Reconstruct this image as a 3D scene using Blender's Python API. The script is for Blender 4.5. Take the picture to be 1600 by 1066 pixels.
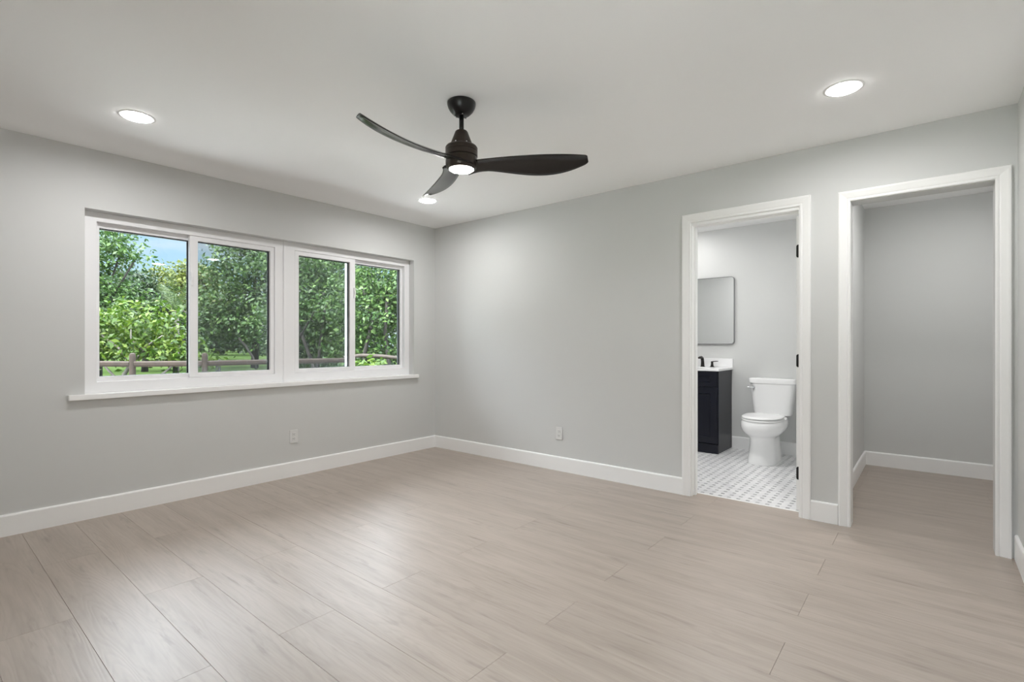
import bpy, bmesh, math, random
import numpy as np
from mathutils import Vector, Matrix

sc = bpy.context.scene
for o in list(bpy.data.objects):
    bpy.data.objects.remove(o)
COL = sc.collection

# ------------------------------------------------------------------ camera
YAW = 0.6916486                       # angle between the view axis and the room's x axis
EYE = 1.1545
CX, SX = math.cos(YAW), math.sin(YAW)
cam_d = bpy.data.cameras.new('camera')
cam_d.sensor_width = 36.0
cam_d.lens = 36.0 * 788.67 / 1600.0
cam_d.shift_y = 3.85 / 1600.0
cam_d.clip_start = 0.02
cam_d.clip_end = 400
cam = bpy.data.objects.new('camera', cam_d)
COL.objects.link(cam)
cam.location = (0, 0, EYE)
cam.rotation_euler = (math.pi / 2, 0, YAW - math.pi / 2)
sc.camera = cam

# ------------------------------------------------------------------ view, sampling, world, sun
vs = sc.view_settings
vs.view_transform = 'Standard'
vs.look = 'None'
vs.gamma = 1.0
vs.use_curve_mapping = False
vs.exposure = 0.20
cy = sc.cycles
cy.use_denoising = True
cy.max_bounces = 14
cy.diffuse_bounces = 8
cy.glossy_bounces = 5
cy.transparent_max_bounces = 24
cy.transmission_bounces = 8
cy.caustics_reflective = False
cy.caustics_refractive = False
cy.sample_clamp_indirect = 6.0

W = bpy.data.worlds.new('sky')
sc.world = W
W.use_nodes = True
nt = W.node_tree
nt.nodes.clear()
def wn(t, **k):
    n = nt.nodes.new(t)
    for a, b in k.items():
        setattr(n, a, b)
    return n
out = wn('ShaderNodeOutputWorld')
bg = wn('ShaderNodeBackground')
tc = wn('ShaderNodeTexCoord')
sep = wn('ShaderNodeSeparateXYZ')
ramp = wn('ShaderNodeValToRGB')
mapn = wn('ShaderNodeMapping')
noi = wn('ShaderNodeTexNoise')
cr = wn('ShaderNodeValToRGB')
mix = wn('ShaderNodeMix', data_type='RGBA')
mapn.inputs['Scale'].default_value = (1.6, 1.6, 5.0)
noi.inputs['Scale'].default_value = 2.2
noi.inputs['Detail'].default_value = 6.0
noi.inputs['Roughness'].default_value = 0.55
cr.color_ramp.elements[0].position = 0.47
cr.color_ramp.elements[0].color = (0, 0, 0, 1)
cr.color_ramp.elements[1].position = 0.72
cr.color_ramp.elements[1].color = (1, 1, 1, 1)
e = ramp.color_ramp.elements
e[0].position = 0.0
e[0].color = (0.62, 0.82, 0.96, 1)
e[1].position = 0.22
e[1].color = (0.41, 0.70, 0.95, 1)
nt.links.new(tc.outputs['Generated'], sep.inputs[0])
nt.links.new(sep.outputs['Z'], ramp.inputs[0])
nt.links.new(tc.outputs['Generated'], mapn.inputs[0])
nt.links.new(mapn.outputs[0], noi.inputs['Vector'])
nt.links.new(noi.outputs[0], cr.inputs[0])
nt.links.new(cr.outputs[0], mix.inputs['Factor'])
nt.links.new(ramp.outputs[0], mix.inputs['A'])
mix.inputs['B'].default_value = (0.93, 0.95, 0.98, 1)
# unseen upper sky, brightened to light the room: the sky above 14 degrees or so is a good deal brighter than the blue band near the treetops
sky_boost = wn('ShaderNodeMapRange', interpolation_type='SMOOTHSTEP')
sky_boost.inputs['From Min'].default_value = 0.25
sky_boost.inputs['From Max'].default_value = 0.50
mixv = wn('ShaderNodeMix', data_type='RGBA')
nt.links.new(sep.outputs['Z'], sky_boost.inputs['Value'])
nt.links.new(sky_boost.outputs[0], mixv.inputs['Factor'])
nt.links.new(mix.outputs['Result'], mixv.inputs['A'])
mixv.inputs['B'].default_value = (12.3, 12.9, 14.0, 1)
nt.links.new(mixv.outputs['Result'], bg.inputs['Color'])
bg.inputs['Strength'].default_value = 1.0
nt.links.new(bg.outputs[0], out.inputs[0])

sun_d = bpy.data.lights.new('sun', 'SUN')
sun_d.energy = 11.0
sun_d.angle = math.radians(1.0)
sun_d.color = (1.0, 0.96, 0.90)
sun = bpy.data.objects.new('sun', sun_d)
COL.objects.link(sun)
sun.rotation_euler = Vector((0.75, 0.16, -1.0)).to_track_quat('-Z', 'Y').to_euler()

LAMP_W = 8.0          # each recessed downlight
FAN_W = 6.0           # the fan's light
BATH_W = 14.0          # bathroom downlights, mostly the added one by the door
CLOSET_W = 6.8         # closet downlight

# ------------------------------------------------------------------ materials
def mat(name, col, rough=0.5, metal=0.0, spec=0.5, coat=0.0, bump=0.0, bscale=200.0, var=0.0, vscale=6.0):
    m = bpy.data.materials.new(name)
    m.use_nodes = True
    t = m.node_tree
    b = t.nodes['Principled BSDF']
    b.inputs['Base Color'].default_value = (*col, 1)
    b.inputs['Roughness'].default_value = rough
    b.inputs['Metallic'].default_value = metal
    b.inputs['Specular IOR Level'].default_value = spec
    b.inputs['Coat Weight'].default_value = coat
    if var or bump:
        c = t.nodes.new('ShaderNodeTexCoord')
    if var:
        n = t.nodes.new('ShaderNodeTexNoise')
        n.inputs['Scale'].default_value = vscale
        n.inputs['Detail'].default_value = 4
        r = t.nodes.new('ShaderNodeValToRGB')
        r.color_ramp.elements[0].position = 0.3
        r.color_ramp.elements[1].position = 0.7
        r.color_ramp.elements[0].color = (*[max(0, x * (1 - var)) for x in col], 1)
        r.color_ramp.elements[1].color = (*[min(1, x * (1 + var)) for x in col], 1)
        t.links.new(c.outputs['Object'], n.inputs['Vector'])
        t.links.new(n.outputs[0], r.inputs[0])
        t.links.new(r.outputs[0], b.inputs['Base Color'])
    if bump:
        n = t.nodes.new('ShaderNodeTexNoise')
        n.inputs['Scale'].default_value = bscale
        bp = t.nodes.new('ShaderNodeBump')
        bp.inputs['Strength'].default_value = bump
        bp.inputs['Distance'].default_value = 0.002
        t.links.new(c.outputs['Object'], n.inputs['Vector'])
        t.links.new(n.outputs[0], bp.inputs['Height'])
        t.links.new(bp.outputs[0], b.inputs['Normal'])
    return m

M = {}
M['wall'] = mat('wall_paint', (0.645, 0.651, 0.642), 0.6, bump=0.05, bscale=350)
M['ceil'] = mat('ceiling_paint', (0.95, 0.95, 0.95), 0.7, bump=0.04, bscale=300)
M['trim'] = mat('trim_paint', (0.92, 0.92, 0.915), 0.35, bump=0.02, bscale=90)
M['vinyl'] = mat('white_vinyl', (0.90, 0.90, 0.91), 0.38, bump=0.01, bscale=60)
M['gasket_shade'] = mat('black_gasket_and_shade', (0.015, 0.018, 0.02), 0.6, bump=0.02)  # black glazing seal, also standing in for the shaded frame edge
M['screen_frame'] = mat('screen_frame_shade', (0.03, 0.03, 0.032), 0.5, bump=0.02)  # dark tone imitates the shaded outer track beside the pane
M['bronze'] = mat('dark_bronze', (0.012, 0.010, 0.009), 0.38, 0.3, bump=0.02, bscale=120)
M['fan_metal'] = mat('fan_bronze', (0.032, 0.022, 0.016), 0.36, 0.35, var=0.1, vscale=30)
M['fan_black'] = mat('fan_black', (0.008, 0.007, 0.007), 0.32, 0.2, bump=0.02, bscale=90)
M['blade'] = mat('fan_blade', (0.005, 0.0042, 0.0038), 0.20, 0.0, 0.5, bump=0.03, bscale=60)
M['chrome'] = mat('chrome', (0.75, 0.76, 0.78), 0.12, 1.0, bump=0.005)
M['porcelain'] = mat('porcelain', (0.92, 0.92, 0.92), 0.09, 0, 0.5, 0.4, bump=0.004, bscale=12)
M['seat'] = mat('seat_plastic', (0.92, 0.92, 0.92), 0.2, bump=0.004, bscale=20)
M['navy'] = mat('navy_lacquer', (0.0038, 0.0046, 0.0115), 0.30, 0.0, 0.35, bump=0.03, bscale=80)
M['quartz'] = mat('white_quartz', (0.86, 0.86, 0.865), 0.2, var=0.03, vscale=5)
M['mirror'] = mat('mirror_glass', (0.92, 0.93, 0.93), 0.015, 1.0, bump=0.0)
M['nickel'] = mat('brushed_nickel', (0.30, 0.30, 0.31), 0.3, 1.0, bump=0.02, bscale=150)
M['plastic'] = mat('outlet_plastic', (0.73, 0.73, 0.72), 0.4, bump=0.01)
M['slot'] = mat('outlet_slot', (0.05, 0.05, 0.05), 0.6, bump=0.01)
M['fence'] = mat('weathered_wood', (0.024, 0.0140, 0.0090), 0.8, var=0.35, vscale=9, bump=0.4, bscale=40)
M['post_dark'] = mat('dark_post_wood', (0.024, 0.024, 0.027), 0.8, var=0.3, vscale=9, bump=0.4, bscale=40)
M['bark'] = mat('bark', (0.018, 0.016, 0.014), 0.9, var=0.35, vscale=6, bump=0.6, bscale=30)
M['bark_pale'] = mat('pale_bark', (0.14, 0.125, 0.115), 0.9, var=0.3, vscale=8, bump=0.5, bscale=30)
M['dry'] = mat('dry_frond', (0.036, 0.027, 0.021), 0.8, var=0.3, vscale=10, bump=0.3, bscale=30)

def emit(name, col, s):
    m = bpy.data.materials.new(name)
    m.use_nodes = True
    b = m.node_tree.nodes['Principled BSDF']
    b.inputs['Base Color'].default_value = (*col, 1)
    b.inputs['Emission Color'].default_value = (*col, 1)
    b.inputs['Emission Strength'].default_value = s
    return m
M['lens'] = emit('lit_lens', (1, 0.99, 0.975), 45)
M['lens_fan'] = emit('lit_fan_lens', (1, 0.97, 0.93), 70)

def lamp_disk(name, parent, watts, size, z, spread, col):
    ld = bpy.data.lights.new(name, 'AREA')
    ld.shape = 'DISK'
    ld.size = size
    ld.energy = watts
    ld.spread = math.radians(spread)
    ld.color = col
    lo = bpy.data.objects.new(name, ld)
    COL.objects.link(lo)
    lo.parent = parent
    lo.location = (0, 0, z)

def glass():
    m = bpy.data.materials.new('window_glass')
    m.use_nodes = True
    t = m.node_tree
    t.nodes.clear()
    o = t.nodes.new('ShaderNodeOutputMaterial')
    tr = t.nodes.new('ShaderNodeBsdfTransparent')
    tr.inputs[0].default_value = (0.96, 0.98, 0.975, 1)
    gl = t.nodes.new('ShaderNodeBsdfGlossy')
    gl.inputs['Roughness'].default_value = 0.01
    fr = t.nodes.new('ShaderNodeFresnel')
    fr.inputs['IOR'].default_value = 1.35
    mx = t.nodes.new('ShaderNodeMixShader')
    t.links.new(fr.outputs[0], mx.inputs[0])
    t.links.new(tr.outputs[0], mx.inputs[1])
    t.links.new(gl.outputs[0], mx.inputs[2])
    t.links.new(mx.outputs[0], o.inputs[0])
    return m
M['glass'] = glass()

def screen():
    # fine grey insect mesh, woven too finely to resolve: an even mix of gap and wire
    m = bpy.data.materials.new('insect_mesh')
    m.use_nodes = True
    t = m.node_tree
    t.nodes.clear()
    o = t.nodes.new('ShaderNodeOutputMaterial')
    tr = t.nodes.new('ShaderNodeBsdfTransparent')
    df = t.nodes.new('ShaderNodeBsdfDiffuse')
    df.inputs[0].default_value = (0.16, 0.17, 0.18, 1)
    mx = t.nodes.new('ShaderNodeMixShader')
    mx.inputs[0].default_value = 0.24
    t.links.new(tr.outputs[0], mx.inputs[1])
    t.links.new(df.outputs[0], mx.inputs[2])
    t.links.new(mx.outputs[0], o.inputs[0])
    return m
M['screen'] = screen()

def floor_mat():
    m = bpy.data.materials.new('oak_laminate')
    m.use_nodes = True
    t = m.node_tree
    N, L = t.nodes.new, t.links.new
    b = t.nodes['Principled BSDF']
    tc = N('ShaderNodeTexCoord')
    geo = N('ShaderNodeNewGeometry')
    # every plank is an island: its random number shifts the grain
    cmb = N('ShaderNodeCombineXYZ')
    mul = N('ShaderNodeMath'); mul.operation = 'MULTIPLY'; mul.inputs[1].default_value = 37.0
    L(geo.outputs['Random Per Island'], mul.inputs[0])
    L(mul.outputs[0], cmb.inputs[0]); L(mul.outputs[0], cmb.inputs[1]); L(mul.outputs[0], cmb.inputs[2])
    add = N('ShaderNodeVectorMath'); add.operation = 'ADD'
    L(tc.outputs['Object'], add.inputs[0]); L(cmb.outputs[0], add.inputs[1])
    # fine streaks
    mp = N('ShaderNodeMapping'); mp.inputs['Scale'].default_value = (85, 3.6, 1)
    L(add.outputs[0], mp.inputs[0])
    n1 = N('ShaderNodeTexNoise'); n1.inputs['Scale'].default_value = 1.0; n1.inputs['Detail'].default_value = 5; n1.inputs['Roughness'].default_value = 0.6
    L(mp.outputs[0], n1.inputs['Vector'])
    # cathedral figure: contour lines of a soft, stretched height field
    mp2 = N('ShaderNodeMapping'); mp2.inputs['Scale'].default_value = (6.5, 0.55, 1)
    L(add.outputs[0], mp2.inputs[0])
    n2 = N('ShaderNodeTexNoise'); n2.inputs['Scale'].default_value = 1.0; n2.inputs['Detail'].default_value = 2.5; n2.inputs['Roughness'].default_value = 0.45
    L(mp2.outputs[0], n2.inputs['Vector'])
    m2 = N('ShaderNodeMath'); m2.operation = 'MULTIPLY'; m2.inputs[1].default_value = 185.0
    L(n2.outputs[0], m2.inputs[0])
    sn = N('ShaderNodeMath'); sn.operation = 'SINE'
    L(m2.outputs[0], sn.inputs[0])
    # broad soft patches
    mp3 = N('ShaderNodeMapping'); mp3.inputs['Scale'].default_value = (14, 1.3, 1)
    L(add.outputs[0], mp3.inputs[0])
    n3 = N('ShaderNodeTexNoise'); n3.inputs['Scale'].default_value = 1.0; n3.inputs['Detail'].default_value = 3
    L(mp3.outputs[0], n3.inputs['Vector'])
    r1 = N('ShaderNodeValToRGB')
    r1.color_ramp.elements[0].position = 0.33; r1.color_ramp.elements[0].color = (0.358, 0.303, 0.257, 1)
    r1.color_ramp.elements[1].position = 0.62; r1.color_ramp.elements[1].color = (0.418, 0.358, 0.308, 1)
    L(n3.outputs[0], r1.inputs[0])
    r2 = N('ShaderNodeValToRGB')
    r2.color_ramp.elements[0].position = 0.30; r2.color_ramp.elements[0].color = (0.89, 0.885, 0.88, 1)
    r2.color_ramp.elements[1].position = 0.58; r2.color_ramp.elements[1].color = (1, 1, 1, 1)
    L(n1.outputs[0], r2.inputs[0])
    mx = N('ShaderNodeMix'); mx.data_type = 'RGBA'; mx.blend_type = 'MULTIPLY'; mx.inputs['Factor'].default_value = 0.8
    L(r1.outputs[0], mx.inputs['A']); L(r2.outputs[0], mx.inputs['B'])
    r3 = N('ShaderNodeValToRGB')
    r3.color_ramp.elements[0].position = 0.0; r3.color_ramp.elements[0].color = (0.90, 0.895, 0.89, 1)
    r3.color_ramp.elements[1].position = 0.5; r3.color_ramp.elements[1].color = (1, 1, 1, 1)
    ma = N('ShaderNodeMath'); ma.operation = 'MULTIPLY_ADD'; ma.inputs[1].default_value = 0.5; ma.inputs[2].default_value = 0.5
    L(sn.outputs[0], ma.inputs[0]); L(ma.outputs[0], r3.inputs[0])
    mx2 = N('ShaderNodeMix'); mx2.data_type = 'RGBA'; mx2.blend_type = 'MULTIPLY'; mx2.inputs['Factor'].default_value = 0.5
    L(mx.outputs['Result'], mx2.inputs['A']); L(r3.outputs[0], mx2.inputs['B'])
    # plank-to-plank tone
    r4 = N('ShaderNodeValToRGB')
    r4.color_ramp.elements[0].color = (0.975, 0.975, 0.975, 1); r4.color_ramp.elements[1].color = (1.02, 1.02, 1.02, 1)
    L(geo.outputs['Random Per Island'], r4.inputs[0])
    mx3 = N('ShaderNodeMix'); mx3.data_type = 'RGBA'; mx3.blend_type = 'MULTIPLY'; mx3.inputs['Factor'].default_value = 1.0
    L(mx2.outputs['Result'], mx3.inputs['A']); L(r4.outputs[0], mx3.inputs['B'])
    # sparse short darker grain marks
    mp4 = N('ShaderNodeMapping'); mp4.inputs['Scale'].default_value = (24, 2.6, 1)
    L(add.outputs[0], mp4.inputs[0])
    n4 = N('ShaderNodeTexNoise'); n4.inputs['Scale'].default_value = 1.0; n4.inputs['Detail'].default_value = 4; n4.inputs['Roughness'].default_value = 0.6
    L(mp4.outputs[0], n4.inputs['Vector'])
    r5 = N('ShaderNodeValToRGB')
    r5.color_ramp.elements[0].position = 0.60; r5.color_ramp.elements[0].color = (1, 1, 1, 1)
    r5.color_ramp.elements[1].position = 0.74; r5.color_ramp.elements[1].color = (0.74, 0.73, 0.72, 1)
    L(n4.outputs[0], r5.inputs[0])
    mx4 = N('ShaderNodeMix'); mx4.data_type = 'RGBA'; mx4.blend_type = 'MULTIPLY'; mx4.inputs['Factor'].default_value = 1.0
    L(mx3.outputs['Result'], mx4.inputs['A']); L(r5.outputs[0], mx4.inputs['B'])
    L(mx4.outputs['Result'], b.inputs['Base Color'])
    b.inputs['Roughness'].default_value = 0.41
    b.inputs['Specular IOR Level'].default_value = 0.45
    b.inputs['Coat Weight'].default_value = 0.18
    b.inputs['Coat Roughness'].default_value = 0.30
    bp = N('ShaderNodeBump'); bp.inputs['Strength'].default_value = 0.14; bp.inputs['Distance'].default_value = 0.001
    hs = N('ShaderNodeMath'); hs.operation = 'ADD'
    L(ma.outputs[0], hs.inputs[0]); L(n1.outputs[0], hs.inputs[1])
    L(ma.outputs[0], bp.inputs['Height']); L(bp.outputs[0], b.inputs['Normal'])
    return m
M['oak'] = floor_mat()
M['gap'] = mat('plank_gap', (0.17, 0.15, 0.13), 0.8, bump=0.01)

TILE_X, TILE_Y = 4.418, 1.554
def tile_mat():
    m = bpy.data.materials.new('marble_mosaic')
    m.use_nodes = True
    t = m.node_tree
    N, L = t.nodes.new, t.links.new
    b = t.nodes['Principled BSDF']
    tc = N('ShaderNodeTexCoord')
    mp = N('ShaderNodeMapping')
    mp.inputs['Scale'].default_value = (1 / 0.066, 1 / 0.0655, 1)
    mp.inputs['Location'].default_value = (0.5 - TILE_X / 0.066, 0.5 - TILE_Y / 0.0655, 0)
    L(tc.outputs['Object'], mp.inputs[0])
    sp = N('ShaderNodeSeparateXYZ'); L(mp.outputs[0], sp.inputs[0])
    def band(sock, half):
        fr = N('ShaderNodeMath'); fr.operation = 'FRACT'; L(sock, fr.inputs[0])
        sb = N('ShaderNodeMath'); sb.operation = 'SUBTRACT'; sb.inputs[1].default_value = 0.5; L(fr.outputs[0], sb.inputs[0])
        ab = N('ShaderNodeMath'); ab.operation = 'ABSOLUTE'; L(sb.outputs[0], ab.inputs[0])
        lt = N('ShaderNodeMath'); lt.operation = 'LESS_THAN'; lt.inputs[1].default_value = half; L(ab.outputs[0], lt.inputs[0])
        return lt.outputs[0]
    a1 = band(sp.outputs[0], 0.20); a2 = band(sp.outputs[1], 0.20)
    dot = N('ShaderNodeMath'); dot.operation = 'MULTIPLY'; L(a1, dot.inputs[0]); L(a2, dot.inputs[1])
    n = N('ShaderNodeTexNoise'); n.inputs['Scale'].default_value = 7; n.inputs['Detail'].default_value = 6; n.inputs['Distortion'].default_value = 1.5
    L(tc.outputs['Object'], n.inputs['Vector'])
    r = N('ShaderNodeValToRGB')
    r.color_ramp.elements[0].position = 0.35; r.color_ramp.elements[0].color = (0.70, 0.70, 0.71, 1)
    r.color_ramp.elements[1].position = 0.6; r.color_ramp.elements[1].color = (0.84, 0.84, 0.84, 1)
    L(n.outputs[0], r.inputs[0])
    n2 = N('ShaderNodeTexNoise'); n2.inputs['Scale'].default_value = 16
    L(tc.outputs['Object'], n2.inputs['Vector'])
    r2 = N('ShaderNodeValToRGB')
    r2.color_ramp.elements[0].position = 0.35; r2.color_ramp.elements[0].color = (0.22, 0.22, 0.23, 1)
    r2.color_ramp.elements[1].position = 0.65; r2.color_ramp.elements[1].color = (0.48, 0.48, 0.49, 1)
    L(n2.outputs[0], r2.inputs[0])
    mx = N('ShaderNodeMix'); mx.data_type = 'RGBA'
    L(dot.outputs[0], mx.inputs['Factor']); L(r.outputs[0], mx.inputs['A']); L(r2.outputs[0], mx.inputs['B'])
    L(mx.outputs['Result'], b.inputs['Base Color'])
    b.inputs['Roughness'].default_value = 0.28
    return m
M['tile'] = tile_mat()

def leaf_mat(name, dark, mid, light, trans=0.3, rough=0.45):
    m = bpy.data.materials.new(name)
    m.use_nodes = True
    t = m.node_tree
    N, L = t.nodes.new, t.links.new
    o = t.nodes['Material Output']
    b = t.nodes['Principled BSDF']
    geo = N('ShaderNodeNewGeometry')
    r = N('ShaderNodeValToRGB')
    r.color_ramp.elements[0].position = 0.0; r.color_ramp.elements[0].color = (*dark, 1)
    r.color_ramp.elements[1].position = 1.0; r.color_ramp.elements[1].color = (*light, 1)
    k = r.color_ramp.elements.new(0.55); k.color = (*mid, 1)
    L(geo.outputs['Random Per Island'], r.inputs[0])
    L(r.outputs[0], b.inputs['Base Color'])
    b.inputs['Roughness'].default_value = rough
    b.inputs['Specular IOR Level'].default_value = 0.3
    tl = N('ShaderNodeBsdfTranslucent')
    L(r.outputs[0], tl.inputs[0])
    mx = N('ShaderNodeMixShader'); mx.inputs[0].default_value = trans
    L(b.outputs[0], mx.inputs[1]); L(tl.outputs[0], mx.inputs[2])
    L(mx.outputs[0], o.inputs[0])
    return m
M['leaf_dark'] = leaf_mat('dark_leaf', (0.0072, 0.0195, 0.0072), (0.0179, 0.0438, 0.0146), (0.0422, 0.0715, 0.0277))
M['leaf_mid'] = leaf_mat('mid_leaf', (0.0177, 0.0454, 0.0111), (0.0429, 0.0958, 0.0226), (0.0958, 0.1613, 0.0403))
M['leaf_lime'] = leaf_mat('lime_leaf', (0.020, 0.052, 0.005), (0.056, 0.110, 0.010), (0.105, 0.150, 0.020), 0.35)
M['leaf_olive'] = leaf_mat('olive_leaf', (0.0305, 0.0457, 0.0069), (0.0762, 0.1029, 0.0134), (0.1371, 0.1600, 0.0305), 0.35)
M['leaf_palm'] = leaf_mat('palm_leaf', (0.0351, 0.0657, 0.0175), (0.0745, 0.1183, 0.0351), (0.1314, 0.1753, 0.0614), 0.3)

def lawn_mat():
    m = bpy.data.materials.new('lawn_grass')
    m.use_nodes = True
    t = m.node_tree
    N, L = t.nodes.new, t.links.new
    b = t.nodes['Principled BSDF']
    tc = N('ShaderNodeTexCoord')
    n = N('ShaderNodeTexNoise'); n.inputs['Scale'].default_value = 0.6; n.inputs['Detail'].default_value = 8; n.inputs['Roughness'].default_value = 0.7
    L(tc.outputs['Object'], n.inputs['Vector'])
    r = N('ShaderNodeValToRGB')
    r.color_ramp.elements[0].position = 0.35; r.color_ramp.elements[0].color = (0.017, 0.034, 0.009, 1)
    r.color_ramp.elements[1].position = 0.68; r.color_ramp.elements[1].color = (0.048, 0.070, 0.024, 1)
    L(n.outputs[0], r.inputs[0]); L(r.outputs[0], b.inputs['Base Color'])
    b.inputs['Roughness'].default_value = 0.9
    b.inputs['Specular IOR Level'].default_value = 0.0
    n2 = N('ShaderNodeTexNoise'); n2.inputs['Scale'].default_value = 25; n2.inputs['Detail'].default_value = 6
    L(tc.outputs['Object'], n2.inputs['Vector'])
    bp = N('ShaderNodeBump'); bp.inputs['Strength'].default_value = 0.8; bp.inputs['Distance'].default_value = 0.05
    L(n2.outputs[0], bp.inputs['Height']); L(bp.outputs[0], b.inputs['Normal'])
    return m
M['lawn'] = lawn_mat()

# ------------------------------------------------------------------ helpers
def empty(name, loc=(0, 0, 0), rz=0.0, parent=None):
    o = bpy.data.objects.new(name, None)
    o.empty_display_size = 0.1
    COL.objects.link(o)
    o.location = loc
    o.rotation_euler = (0, 0, rz)
    o.parent = parent
    return o

def tag(o, label, cat, group=None, kind=None):
    o['label'] = label
    o['category'] = cat
    if group:
        o['group'] = group
    if kind:
        o['kind'] = kind
    return o

def structure(o, label=None):
    o['kind'] = 'structure'
    if label:
        o['label'] = label
    return o

def obj(name, bm, m, parent=None, smooth=False, loc=None, bevel=0.0, segs=2):
    me = bpy.data.meshes.new(name)
    bmesh.ops.recalc_face_normals(bm, faces=bm.faces)
    bm.to_mesh(me)
    bm.free()
    me.materials.append(m)
    if smooth:
        for p in me.polygons:
            p.use_smooth = True
    o = bpy.data.objects.new(name, me)
    COL.objects.link(o)
    o.parent = parent
    if loc is not None:
        o.location = loc
    if bevel:
        b = o.modifiers.new('bevel', 'BEVEL')
        b.width = bevel
        b.segments = segs
        b.limit_method = 'ANGLE'
        b.angle_limit = math.radians(40)
    return o

def smooth_by_angle(o, ang=35):
    me = o.data
    for p in me.polygons:
        p.use_smooth = True
    bm = bmesh.new()
    bm.from_mesh(me)
    for e in bm.edges:
        if len(e.link_faces) == 2 and e.calc_face_angle(0) > math.radians(ang):
            e.smooth = False
    bm.to_mesh(me)
    bm.free()
    return o

def box(bm, x0, x1, y0, y1, z0, z1):
    v = [bm.verts.new(p) for p in ((x0, y0, z0), (x1, y0, z0), (x1, y1, z0), (x0, y1, z0),
                                   (x0, y0, z1), (x1, y0, z1), (x1, y1, z1), (x0, y1, z1))]
    for f in ((3, 2, 1, 0), (4, 5, 6, 7), (0, 1, 5, 4), (1, 2, 6, 5), (2, 3, 7, 6), (3, 0, 4, 7)):
        bm.faces.new([v[i] for i in f])

def boxes(*bs):
    bm = bmesh.new()
    for b in bs:
        box(bm, *b)
    return bm

def frame_boxes(bm, x0, x1, z0, z1, y0, y1, l, r, b, t):
    """a rectangular frame in the xz plane with members l, r, b, t"""
    out = [Vector((x0, z0)), Vector((x1, z0)), Vector((x1, z1)), Vector((x0, z1))]
    inn = [Vector((x0 + l, z0 + b)), Vector((x1 - r, z0 + b)), Vector((x1 - r, z1 - t)), Vector((x0 + l, z1 - t))]
    V = {}
    for nm, ring in (('o', out), ('i', inn)):
        for k, p in enumerate(ring):
            for s, y in ((0, y0), (1, y1)):
                V[nm, k, s] = bm.verts.new((p.x, y, p.y))
    for k in range(4):
        n = (k + 1) % 4
        bm.faces.new([V['o', k, 0], V['o', n, 0], V['i', n, 0], V['i', k, 0]])
        bm.faces.new([V['o', k, 1], V['i', k, 1], V['i', n, 1], V['o', n, 1]])
        bm.faces.new([V['o', k, 0], V['o', k, 1], V['o', n, 1], V['o', n, 0]])
        bm.faces.new([V['i', k, 0], V['i', n, 0], V['i', n, 1], V['i', k, 1]])

def loft(bm, rings, cap0=True, cap1=True):
    R = [[bm.verts.new(p) for p in r] for r in rings]
    n = len(R[0])
    for a, b in zip(R[:-1], R[1:]):
        for i in range(n):
            j = (i + 1) % n
            bm.faces.new([a[i], a[j], b[j], b[i]])
    if cap0:
        bm.faces.new(R[0][::-1])
    if cap1:
        bm.faces.new(R[-1])

def lathe(prof, seg=40, c=(0, 0)):
    """prof: list of (r, z); closed at the ends"""
    bm = bmesh.new()
    loft(bm, [[(c[0] + r * math.cos(2 * math.pi * i / seg), c[1] + r * math.sin(2 * math.pi * i / seg), z)
               for i in range(seg)] for r, z in prof])
    return bm

def tube(bm, pts, rad, seg=10):
    pts = [Vector(p) for p in pts]
    rings = []
    n = len(pts)
    for i, p in enumerate(pts):
        d = (pts[min(i + 1, n - 1)] - pts[max(i - 1, 0)]).normalized()
        a = d.orthogonal().normalized() if i == 0 else (a - d * a.dot(d)).normalized()
        b = d.cross(a)
        r = rad[i] if isinstance(rad, (list, tuple)) else rad
        rings.append([p + a * r * math.cos(2 * math.pi * k / seg) + b * r * math.sin(2 * math.pi * k / seg) for k in range(seg)])
    loft(bm, rings)

def superring(cx, cy, z, a, b, n=2.0, seg=48, back=None, nb=None):
    """superellipse ring; back = half length towards +x if different from the front"""
    pts = []
    for i in range(seg):
        t = 2 * math.pi * i / seg
        c, s = math.cos(t), math.sin(t)
        e = n
        aa = a
        if c > 0:
            aa = back if back else a
            e = nb if nb else n
        pts.append((cx + aa * math.copysign(abs(c) ** (2 / e), c), cy + b * math.copysign(abs(s) ** (2 / e), s), z))
    return pts

# ------------------------------------------------------------------ room dimensions
XB = 3.8036      # partition with the two openings (wall_back)
YW = 4.2666      # window wall (wall_left)
YR = -0.362      # wall_right
XF = -0.55       # wall behind the camera
H = 2.44
TB = 0.12        # partition thickness
XE = 5.872       # rear wall of bathroom and closet
WX0, WX1, WZ0, WZ1 = 0.762, 3.503, 0.795, 2.046      # window recess
DY0, DY1, DZ = 0.672, 1.386, 2.045                   # bathroom door opening
KY0, KY1, KZ = -0.274, 0.385, 2.045                  # closet opening

# walls
structure(obj('wall_left', boxes((XF - .2, WX0, YW, YW + .2, -.25, H), (WX1, XB + TB, YW, YW + .2, -.25, H),
                                 (WX0, WX1, YW, YW + .2, -.25, WZ0), (WX0, WX1, YW, YW + .2, WZ1, H)), M['wall']))
structure(obj('wall_back', boxes((XB, XB + TB, DY1, YW, -.05, H), (XB, XB + TB, KY1, DY0, -.05, H),
                                 (XB, XB + TB, DY0, DY1, DZ, H), (XB, XB + TB, KY0, KY1, KZ, H),
                                 (XB, XB + TB, -.62, KY0, -.05, H)), M['wall']))
structure(obj('wall_right', boxes((XF - .2, XB, YR - .15, YR, -.25, H)), M['wall']))
BY0, BY1, BZ0, BZ1 = -.30, 1.02, .30, 2.06     # opening added behind the camera to let in fill daylight
structure(obj('wall_front', boxes((XF - .2, XF, YR, BY0, -.25, H), (XF - .2, XF, BY1, YW, -.25, H), (XF - .2, XF, BY0, BY1, -.25, BZ0), (XF - .2, XF, BY0, BY1, BZ1, H)), M['wall']))
structure(obj('wall_bathroom_back', boxes((XE, XE + .15, .585, 2.75, -.05, H)), M['wall']))
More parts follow.
